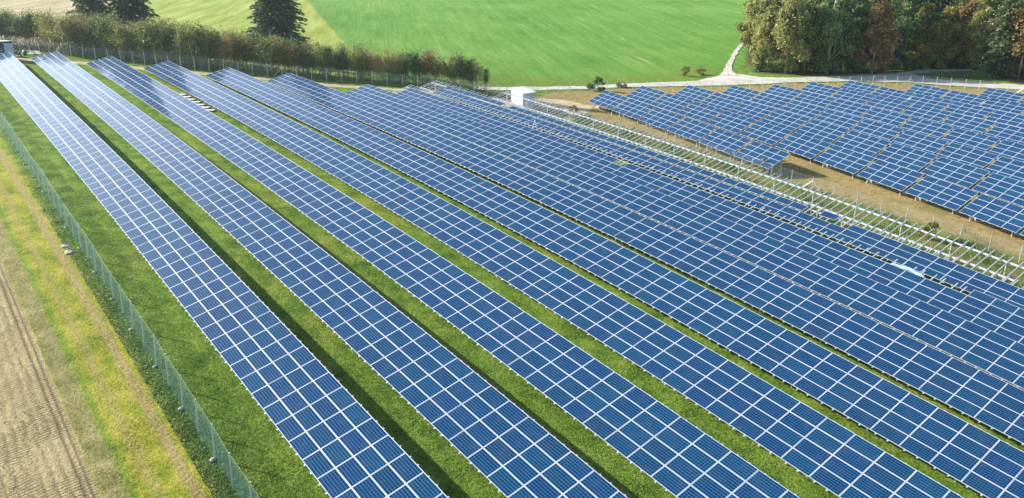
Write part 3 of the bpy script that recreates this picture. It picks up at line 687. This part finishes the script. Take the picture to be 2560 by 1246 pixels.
# site hut at the far left with its open door
def hut():
    P=at(14,152);A=np.array(P);r=empty('site_container',A,'dark green site container with open door at the far left edge','container')
    dg=simple('dark_green_paint',(.018,.045,.032),.5,0,.2,2);wh=simple('white_roof_paint',(.72,.73,.72),.6);lt=simple('pale_blue_sheet',(.42,.52,.66),.45,.2,.06,1)
    view=np.array((RW[0][0],RW[0][1],0));view/=np.linalg.norm(view);bk=np.array((-view[1],view[0],0));up=np.array((0,0,1.));o=np.zeros(3);v=-view
    wl=MB().box(o,v*4.6,bk*.08,up*.25).box(o+up*2.75,v*4.6,bk*.08,up*.25).box(o+up*.25,v*.35,bk*.08,up*2.5).box(o+v*1.75+up*.25,v*2.85,bk*.08,up*2.5)
    wl.box(o,v*.08,bk*2.4,up*3.).box(o+v*4.52,v*.08,bk*2.4,up*3.).box(o+bk*2.32,v*4.6,bk*.08,up*3.).box(o+up*.02,v*4.6,bk*2.4,up*.1)
    link('wall',wl.mesh('wall',[dg])).parent=r
    link('roof',MB().box(o-v*.1-bk*.1+up*3.004,v*4.8,bk*2.6,up*.13).mesh('roof',[wh])).parent=r
    m=MB();
    for k in range(9): m.box(o+view*(.12)+up*(.2+k*.29)+bk*(-.02 if k%2 else -.06),view*1.55,bk*.05,up*.286)
    link('door',m.mesh('door',[lt])).parent=r
    m=MB();
    for a,b,c_ in ((.5,.6,.5),(.9,1.0,.4),(.55,1.4,.35),(1.2,.7,.6),(1.0,1.75,.3)): m.box(o+v*a+bk*.5+up*b,v*c_,bk*.3,up*.25)
    for hh in (.55,1.2,1.85): m.box(o+v*.4+bk*.45+up*hh,v*1.3,bk*.5,up*.04)
    link('shelf',m.mesh('shelf',[WHITE])).parent=r
    return A,view,bk
hA,hv,hb=hut()
bl=simple('blue_plastic',(.02,.10,.30),.4,0,.1,3);dkb=simple('dark_blue_tarpaulin',(.015,.03,.08),.6,0,.3,3);dkr=simple('dark_brown_scrap',(.06,.035,.025),.8,0,.3,4)
P=at(63,139);b=empty('barrel',P,'small bright blue barrel standing beside the log pile','barrel')
link('drum',MB().tube([(0,0,0),(0,0,.28),(0,0,.30),(0,0,.58),(0,0,.60),(0,0,.86)],[.28,.29,.31,.31,.29,.28],14).mesh('drum',[bl],True)).parent=b
link('lid',MB().tube([(0,0,.861),(0,0,.90)],[.25,.25],14).mesh('lid',[WHITE])).parent=b
P=at(44,142);t=empty('handcart',P,'dark blue and brown loaded handcart in front of the open container door','handcart')
m=MB().box((-.9,-.5,.35),(1.8,0,0),(0,1.,0),(0,0,.08));link('bed',m.mesh('bed',[dkr])).parent=t
m=MB();
for k in range(9): 
    a=RNG.uniform(0,3.1);c=np.array((RNG.uniform(-.6,.6),RNG.uniform(-.3,.3),.44+RNG.uniform(0,.3)));m.cbox(c,RNG.uniform(.3,.7),RNG.uniform(.3,.5),RNG.uniform(.15,.4),0,a)
link('load',m.mesh('load',[dkb])).parent=t
for x in (-.6,.6):
    for y in (-.56,.50): link('wheel',MB().tube([(x,y,.22),(x,y+.06,.22)],.22,12).mesh('wheel',[dkr])).parent=t
link('handle',MB().tube([(.9,0,.4),(1.5,0,.95)],.03,5).mesh('handle',[GALV])).parent=t
for q,(u,v) in enumerate(((76,131),(84,134),(92,132),(80,137),(90,138),(98,136))):
    P=at(u,v);a=RNG.uniform(-.3,.3)+.6;Lg=RNG.uniform(1.2,2.2);d=np.array((math.cos(a),math.sin(a),0))
    o=link('log',MB().tube([-d*Lg/2+np.array((0,0,.16)),d*Lg/2+np.array((0,0,.18))],[.16,.13],8).mesh('log',[WOODW]));o.location=P
    tag(o,f'pale cut log lying by the blue barrel, {ORD[q]} log counted from the barrel outwards','log','pale logs lying by the barrel')
# white planks behind the third row
a=w((-83.6,19.3,-4));b_=w((-71.7,19.3,-4))
for q in range(7):
    s=q/6;x,y=a[0]*(1-s)+b_[0]*s,a[1]*(1-s)+b_[1]*s
    m=MB().box((-.6,-1.0,0),(1.2,0,0),(0,2.1,0),(0,0,.10));o=link('board',m.mesh('board',[WOODW2 if False else WHITE]))
    o.matrix_basis=Matrix.Translation((x,y,gz1(x,y)+.02))@Matrix.Rotation(-.62+RNG.normal(0,.03),4,'Z')
    tag(o,f'white board laid on bare soil between two solar rows, {ORD[q]} from the hedge end','board','white boards laid between the rows')
# trestle and plastic sheet on the unfinished row
P=PA(7,-43.4,4.4);z=gz1(P[0],P[1]);t=empty('trestle',(P[0],P[1],z),'white A-shaped wooden trestle standing in the gap of the unfinished row','trestle')
Ht=P[2]-z+.35
for s in (-1,1): link('leg',MB().bar((0,0,Ht),(s*.7,s*.12,0),.06,.06,up=(0,1,0)).mesh('leg',[WHITE])).parent=t
link('crossbar',MB().bar((-.3,0,Ht*.62),(.3,0,Ht*.62),.06,.06).mesh('crossbar',[WHITE])).parent=t
def sheet():
    t=NT('clear_plastic');b=t.bsdf(Base_Color=(.42,.60,.78),Roughness=.2,Coat_Weight=.5);MAT=t.done(b.outputs[0])
    nx,ny=24,7;V=[]
    xs=np.linspace(5.0,7.8,nx)
    m=MB()
    for x in xs:
        for j in range(ny):
            s=(x-xs[0])/(xs[-1]-xs[0]);wdt=.1+.3*math.sin(math.pi*min(1,s*1.05))**.6
            m.v.append(PA(7,x,3.02+wdt*j/(ny-1),.03+.03*math.sin(x*5+j*1.3)+.02*math.cos(j*2+x*2)))
    for i in range(nx-1):
        for j in range(ny-1): m.f.append((i*ny+j,(i+1)*ny+j,(i+1)*ny+j+1,i*ny+j+1));m.m.append(0)
    o=link('plastic_sheet',m.mesh('plastic_sheet',[MAT],True));tag(o,'crumpled bluish plastic sheet lying along the gap of the unfinished row','plastic sheet')
sheet()
# small stones by the track
def stone(loc,s,lab,grp,col=None):
    bm=bmesh.new();bmesh.ops.create_icosphere(bm,subdivisions=2,radius=1)
    for v in bm.verts: v.co*=RNG.uniform(.8,1.15);v.co.z*=.45
    me=bpy.data.meshes.new('stone');bm.to_mesh(me);bm.free();me.materials.append(col or CONC)
    o=link('stone',me);o.location=loc;o.scale=(s,s*RNG.uniform(.6,1),s);o.rotation_euler[2]=RNG.uniform(0,3);return tag(o,lab,'stone',grp)
stone(at(163,617),.34,'pale stone heap half sunk at the track edge, the upper of two','pale stones by the fence track')
stone(at(172,632),.42,'pale stone heap half sunk at the track edge, the lower of two','pale stones by the fence track')
# ---------------------------------------------------------------- plants
def rquads(C,size,asp=.6,flat=.0,N=None):
    n=len(C);a=RNG.normal(size=(n,3));a/=np.linalg.norm(a,axis=1)[:,None];b=RNG.normal(size=(n,3))
    if flat: a[:,2]*=(1-flat);a/=np.linalg.norm(a,axis=1)[:,None];b[:,2]*=(1-flat)
    b-=a*(a*b).sum(1)[:,None];b/=np.linalg.norm(b,axis=1)[:,None]
    s=(size*RNG.uniform(.6,1.35,n))[:,None]
    u=a*s;v=b*s*asp
    return np.stack([C-u,C-v*.9,C+u,C+v*.9],1)
def crown_pts(blobs,n):
    w_=np.array([b[3]**2 for b in blobs]);w_/=w_.sum();k=RNG.choice(len(blobs),n,p=w_);B=np.array(blobs)[k]
    d=RNG.normal(size=(n,3));d/=np.linalg.norm(d,axis=1)[:,None];r=RNG.random(n)**.45
    r=r*(1+.25*np.sin(d[:,0]*7+B[:,0]*3)*np.cos(d[:,1]*6+B[:,2]*2))
    return B[:,:3]+d*(B[:,3]*r)[:,None]*np.array((1,1,.8))
def broad_meshes(H,R,nb,nl,ls,seed,low=.3,trunks=1,tr=.15,leafkey='olive',bark=None,ragged=.25):
    global RNG
    RNG=np.random.default_rng(seed)
    blobs=[]
    for i in range(nb):
        t=RNG.uniform(low,1);z=H*t;prof=math.sin(math.pi*min(1,.18+.80*(t-low)/(1-low)))**.6
        a=RNG.uniform(0,6.28);rr=R*prof*RNG.uniform(.2,.85);s=R*RNG.uniform(.16,.40)*(.5+.55*prof)
        blobs.append((rr*math.cos(a),rr*math.sin(a),z-s*.3,s))
    C=crown_pts(blobs,nl);C[:,2]=np.clip(C[:,2],H*low*.6,None)
    # stray sprays
    e=RNG.normal(size=(nl//16,3))*np.array((R*.35,R*.35,H*.14))+np.array((0,0,H*(.5+low*.5)));C=np.concatenate([C,e[e[:,2]>H*low]])
    crown=quads_mesh('crown',rquads(C,ls,.62,.15),[LEAF[leafkey]])
    m=MB()
    for q in range(trunks):
        a=RNG.uniform(0,6.28);o=np.array((math.cos(a),math.sin(a),0))*(0 if trunks==1 else R*.3);b=np.array((math.cos(a+1),math.sin(a+1),0))
        m.tube([o,o*1.2+b*.1*R+(0,0,H*.35),o*1.5+b*.15*R+(0,0,H*.62),o*1.3+(0,0,H*.9)],[tr,tr*.8,tr*.5,tr*.15],6)
    for bl in blobs[::2]:
        z0=max(.15*H,bl[2]-.22*H);m.tube([(0,0,z0*.9),(bl[0]*.5,bl[1]*.5,(z0+bl[2])/2),(bl[0],bl[1],bl[2])],[tr*.45,tr*.3,tr*.1],4)
    return crown,m.mesh('trunk',[bark or BARK],True)
def hedge_meshes(H,R,ns,nl,ls,seed,leafkey):
    global RNG
    RNG=np.random.default_rng(seed);m=MB();Cs=[]
    for q in range(ns):
        a=RNG.uniform(0,6.28);r0=R*.75*RNG.random()**.5;b=np.array((r0*math.cos(a),r0*math.sin(a),0));hh=H*RNG.uniform(.55,1.03)
        l=np.array((RNG.normal(0,.28),RNG.normal(0,.28),hh));k1=b+l*.4+np.array((RNG.normal(0,.08),RNG.normal(0,.08),0));tp=b+l
        m.tube([b,k1,tp],[.05,.035,.01],5)
        n=int(nl/ns);s=.22+.8*RNG.random(n)**.85;ax=b+l*s[:,None]
        wdt=R*.42*(1.08-np.abs(s-.62)*1.3)*(1+.6*np.sin(s*15+q*2.1))
        off=RNG.normal(size=(n,3))*wdt[:,None]*np.array((1,1,.75));Cs.append(ax+off)
        for w_ in range(7):
            s0=RNG.uniform(.3,.95);o=b+l*s0;e=o+np.array((RNG.normal(0,.45),RNG.normal(0,.45),RNG.uniform(.25,.8)));m.tube([o,e],[.018,.006],3)
            Cs.append(o+(e-o)*RNG.random((20,1))*1.1+RNG.normal(0,.09,(20,3)))
    C=np.concatenate(Cs);C=C[C[:,2]>H*(.28+.22*RNG.random(len(C)))]
    return quads_mesh('crown',rquads(C,ls,.6,.1),[LEAF[leafkey]]),m.mesh('trunk',[BARK],True)
def spruce_meshes(H,R,seed,key='needle',dens=1.):
    global RNG
    RNG=np.random.default_rng(seed);C=[];U=[]
    z=H*.05;Q=[]
    m=MB().tube([(0,0,0),(0,0,H*.5),(0,0,H)],[R*.07,R*.04,.02],8)
    while z<H*.985:
        t=z/H;r=R*(1-t)**.78*RNG.uniform(.82,1.12)+.15;nbr=max(5,int((9+6*(1-t))*dens))
        for k in range(nbr):
            a=RNG.uniform(0,6.28);L=r*RNG.uniform(.55,1.15);n=int(max(5,L*7*dens))
            s=RNG.random(n)**.65;d=np.array((math.cos(a),math.sin(a),0));pr=np.array((-d[1],d[0],0))
            droop=-.10*L*s-.16*L*s*s+.12*L*np.clip(s-.7,0,1)
            lat=(RNG.uniform(-1,1,n)*(.16*L*(1.15-s)+.12))
            c=d*(s*L)[:,None]+pr*lat[:,None]+np.array((0,0,1))*(z+droop-np.abs(RNG.normal(0,.16,n)))[:,None]
            ln=.28+.22*RNG.random(n);u=(d*.75+pr*np.sign(lat)[:,None]*.45+np.array((0,0,-.35))+RNG.normal(0,.25,(n,3)))*ln[:,None]
            v=np.cross(u,RNG.normal(size=(n,3)));v/=np.linalg.norm(v,axis=1)[:,None]+1e-9;v*=(.085+.07*RNG.random(n))[:,None]
            Q.append(np.stack([c-u,c-v,c+u,c+v],1))
        z+=H*.013+.16*RNG.random()
    return quads_mesh('crown',np.concatenate(Q),[LEAF[key]]),m.mesh('trunk',[BARKD],True)
def tree(name,meshes,loc,rz,sc,label,cat='tree',group=None,lean=0):
    t=empty(name,loc,label,cat,group);t.rotation_euler=(lean*math.cos(rz*3),lean*math.sin(rz*5),rz);t.scale=sc if hasattr(sc,'__len__') else (sc,)*3
    for n,me in (('crown',meshes[0]),('trunk',meshes[1])):
        o=bpy.data.objects.new(n,me);COL.objects.link(o);o.parent=t
    return t
# spruces
sp=[spruce_meshes(27,4.9,5,dens=1.25),spruce_meshes(27,5.2,6,dens=1.25),spruce_meshes(29,6.6,8,dens=1.3)]
for (u,v,me,lb) in ((245,121,sp[0],'tall dark spruce behind the hedge, left one of the touching pair'),(337,118,sp[1],'tall dark spruce behind the hedge, right one of the touching pair'),(697,150,sp[2],'broad dark spruce standing alone behind the middle of the hedge')):
    p=at(u,v);tree('spruce_tree',me,p,RNG.uniform(0,6),1,lb,group='spruces behind the hedge')
# hedge of young trees
VY=[]
for q,(key,nl) in enumerate((('olive',2300),('rust',1900),('green',2500),('olive',2000),('gold',2000),('green',2200),('rust',1500),('olive',2500))):
    VY.append((key,hedge_meshes(5.6,1.45,7,int(nl*1.6),.105,40+q,key)))
lookw={'olive':'olive-green','rust':'rust-brown','green':'dark green','gold':'yellowing'}
hp=np.array([(-146,-1.5)]+FENCE_A[1:10]+[(-79.6,64.5),(-78.4,70.5)]);RN=np.random.default_rng(3)
hs=[]
for row,(off,step) in enumerate(((2.8,2.0),(4.7,2.2),(6.7,2.5))):
    P=resample(hp,step)[::-1]
    for k,p in enumerate(P):
        d=P[min(k+1,len(P)-1)]-P[max(k-1,0)];d/=np.linalg.norm(d);nrm=np.array((d[1],-d[0]));
        if nrm[0]>0: nrm=-nrm
        q=p+nrm*(off+RN.normal(0,.45))+d*RN.normal(0,.4);s=np.linalg.norm(p-P[0])
        # crown height along the hedge
        h=np.interp(s,[0,6,22,40,55,75,95],[.86,.95,.90,1.0,1.16,1.10,.98])*RN.uniform(.82,1.15)
        if k<2 and row==0: h*=.8
        if row==2 and s<12: continue
        key,me=VY[RN.choice(8,p=[.2,.16,.2,.14,.08,.1,.05,.07])]
        g='hedge trees of the front row' if row==0 else ('hedge trees of the middle row' if row==1 else 'hedge trees of the back row')
        rn=('front','middle','back')[row]
        wv=RN.uniform(.8,1.15)
        tree('young_tree',me,(q[0],q[1],gz1(*q)-.05),RN.uniform(0,6.28),(h*wv,h*wv,h*1.04),f'{lookw[key]} thin-stemmed young tree, {ordw(k)} from the shed end of the hedge {rn} row',group=g,lean=.05)
        hs.append(q)
# bright trees that stick out at the shed end
def undergrowth(name,pts,n,size,key,label,h=.8,cat='undergrowth'):
    P=np.array(pts);k=RN.integers(0,len(P),n);c=P[k]+RN.normal(0,1,(n,2))*np.array((.8,.8));z=gz(c[:,0],c[:,1])
    C=np.column_stack([c,z+RN.random(n)**1.5*h]);V=rquads(C,size,.45)
    o=link(name,quads_mesh(name,V,[LEAF[key]]));tag(o,label,cat,kind='stuff');return o
RNG=np.random.default_rng(21)
undergrowth('undergrowth',hs,9000,.16,'green','low dark undergrowth below the young hedge trees',1.3)
# wood on the right
VW=[]
for q,(key,H,R,nl) in enumerate((('olive',17,4.6,12500),('green',19,4.6,11500),('rust',15,4.2,11000),('gold',16,4.4,11000),('olive',20,5.2,13500),('green',17,4.0,10500))):
    VW.append((key,broad_meshes(H,R,46,int(nl*1.5),.25,70+q,low=.05,trunks=1,tr=.22,leafkey=key,bark=BARK)))
pine=spruce_meshes(20,3.9,99,'pine',1.0)
RW_=np.random.default_rng(17);placed=[];n=0
fr_=[(1905,178),(1962,184),(2010,181),(2068,185),(2128,180),(2180,184),(2238,176),(2290,172),(2345,170),(2400,168),(2440,176),(2545,195),(2610,200),(2690,206),(2780,210)]
ks=[0,4,0,1,1,2,5,3,3,2,0,2,1,3,0]
back=[]
for v,st,sh in ((160,64,10),(142,60,-20),(126,60,8),(110,64,-14),(94,66,4)):
    for u in np.arange(1915+sh,2800,st): back.append((u+RW_.normal(0,9),v+RW_.normal(0,2.5)))
cnt={}
for q,(u,v) in enumerate(fr_):
    p=at(u,v);key,me=VW[ks[q]];s=RW_.uniform(.85,1.1);col=lookw[key]
    tree('forest_tree',me,p-np.array((0,0,.2)),RW_.uniform(0,6.28),(s,s,s*RW_.uniform(.95,1.15)),f'{col} broadleaf tree at the edge of the wood, {ordw(q)} from the gravel road junction',group='trees at the edge of the wood')
for q,(u,v) in enumerate(back):
    p=at(u,v);key,me=VW[RW_.choice(6,p=[.22,.2,.18,.14,.12,.14])];s=RW_.uniform(.9,1.2)
    depth='second third fourth fifth sixth'.split()[[160,142,126,110,94].index(min((160,142,126,110,94),key=lambda a:abs(a-v)))]
    n=cnt[depth]=cnt.get(depth,-1)+1
    tree('forest_tree',me,p-np.array((0,0,.2)),RW_.uniform(0,6.28),s,f'{lookw[key]} tree inside the wood, {ordw(n)} from the field end of its {depth} rank',group='trees inside the wood')
tree('conifer',pine,at(2490,190),1.,1.0,'pale green conifer with drooping boughs at the edge of the wood',group=None)
pts=[at(u,v)[:2] for u in range(1890,2760,14) for v in (170,178) if not(2180<u<2470 and v==178)]
undergrowth('forest_undergrowth',pts,15000,.22,'green','dark undergrowth along the foot of the wood',1.8)
pts=[at(u,v)[:2] for u in range(2338,2480,6) for v in (188,191,195)]
undergrowth('verge_plants',pts,7000,.16,'green','bright green weedy verge between the gravel road and its side branch',.8,'weeds')
# bushes
def bush(u,v,H,R,key,label,seed,nl=1500,ls=.12,grp=None,P=None):
    me=broad_meshes(H,R,9,nl,ls,seed,low=.12,trunks=3,tr=.03,leafkey=key,bark=BARKD)
    return tree('bush',me,at(u,v) if P is None else P,RW_.uniform(0,6),1,label,'bush',grp)
bush(1494,228,2.6,1.9,'green','round dark green bush beside the road fence',201,2600)
bush(1557,219,1.7,1.2,'olive','small olive bush beside the gravel road, right of the dark round bush',202)
bush(1712,190,2.3,1.3,'olive','scraggy grey-green bush on the field verge, left of its twin',203,900)
bush(1752,188,1.9,1.6,'rust','scraggy brownish bush on the field verge near the road junction',204,900)
bush(1912,432,2.0,1.3,'gold','yellow-green bush in front of the last front-row solar table',205,1800)
bush(2322,600,2.1,1.2,'olive','green bush poking up behind the empty mounting frame',206,1500)
bush(1432,285,1.5,.9,'rust','brown weed clump at the shed end of the earth strip',207,600)
# weeds below the mounting frame and behind it
def scatter(name,n,xy,size,key,h,label,cat,asp=.25,clump=None):
    c=xy(n);
    if clump is not None:
        s=np.sin(c[:,0]*clump[0]+2*np.sin(c[:,1]*.9))+np.sin(c[:,1]*clump[1]+c[:,0]*.6)+RNG.normal(0,.5,len(c));c=c[s>clump[2]]
    n=len(c);z=gz(c[:,0],c[:,1]);C=np.column_stack([c,z+h*.4*RNG.random(n)])
    V=rquads(C,size,asp,0);V=V.copy();V[:,2,2]+=h*RNG.random(n);V[:,:,2]=np.maximum(V[:,:,2],(z-.05)[:,None])
    o=link(name,quads_mesh(name,V,[LEAF[key]]));tag(o,label,cat,kind='stuff')
def gline(x0,x1,y0,y1):
    def f(n):
        X=x1-(x1-x0)*(1-np.sqrt(RNG.random(n)))*(1 if y0<60 else 1);X=np.where(RNG.random(n)<(1. if y0>60 else 0.),RNG.uniform(x0,x1,n),X);Y=RNG.uniform(y0,y1,n);return np.stack([GG[0][0]*X+GG[0][1]*Y+GG[0][2]*zA(X,Y),GG[1][1]*Y+GG[1][2]*zA(X,Y)],-1)
    return f
scatter('tall_weeds',34000,gline(-62,24,62,77),.17,'green',.55,'green weeds growing beneath and behind the empty mounting frame','weeds',.3,(.7,.5,.5))
scatter('brown_weeds',16000,gline(-64,24,66,79),.15,'rust',.6,'withered brown weeds behind the empty mounting frame','weeds',.25,(.5,.8,.9))
# short grass
GR=leafmat('grass_blades',[(.2,(.11,.21,.03)),(.45,(.22,.38,.05)),(.7,(.34,.49,.08)),(.9,(.50,.53,.15))],.35,.45,.5)
LEAF['grass']=GR
scatter('fence_weeds',26000,gline(-60,9,-4.05,-2.5),.055,'green',.10,'leafy weeds growing along the foot of the green fence','weeds',.5)
for nm,n,a,lb in (('meadow_grass',50000,(-60,14,-2.6,.6),'mown grass between the green fence and the first solar row'),('aisle_grass',34000,(-35,24,5.2,7.4),'grass in the aisle between the first and second solar rows'),('aisle_grass',26000,(-35,30,12.2,14.2),'grass in the aisle between the second and third solar rows'),('aisle_grass',14000,(-35,34,18.6,21),'grass in the aisle between the third and fourth solar rows')):
    scatter(nm,n,gline(*a),.045,'grass',.05,lb,'grass',.35)
scatter('verge_grass',26000,gline(-40,8,-8.2,-4.),.04,'gold',.05,'yellowing grass on the vehicle track left of the green fence','grass',.3,(1.1,1.3,.1))
STRAW=simple('straw',(.62,.54,.36),.8,0,.25,8);LEAF['straw']=STRAW
scatter('maize_stubble',17000,gline(-40,6,-16,-8.5),.085,'straw',.03,'chopped straw littering the harvested field','straw',.14,(.9,1.1,-.1))
# ---------------------------------------------------------------- air
def haze():
    t=NT('air');v=t.t.nodes.new('ShaderNodeVolumePrincipled');v.inputs['Density'].default_value=HAZE;v.inputs['Color'].default_value=(.80,.90,.96,1);v.inputs['Anisotropy'].default_value=.55
    t.t.links.new(v.outputs[0],t.out.inputs['Volume'])
    zl=float(ZZ.min())-1;zh=max(float(ZZ.max()),45.)+2
    m=MB().box((gxs[0]-1,gys[0]-1,zl),(gxs[-1]-gxs[0]+2,0,0),(0,gys[-1]-gys[0]+2,0),(0,0,zh-zl))
    o=link('haze',m.mesh('haze',[t.m]));tag(o,'thin pale haze in the air over the fields',kind='stuff')
HAZE=.00018
haze()
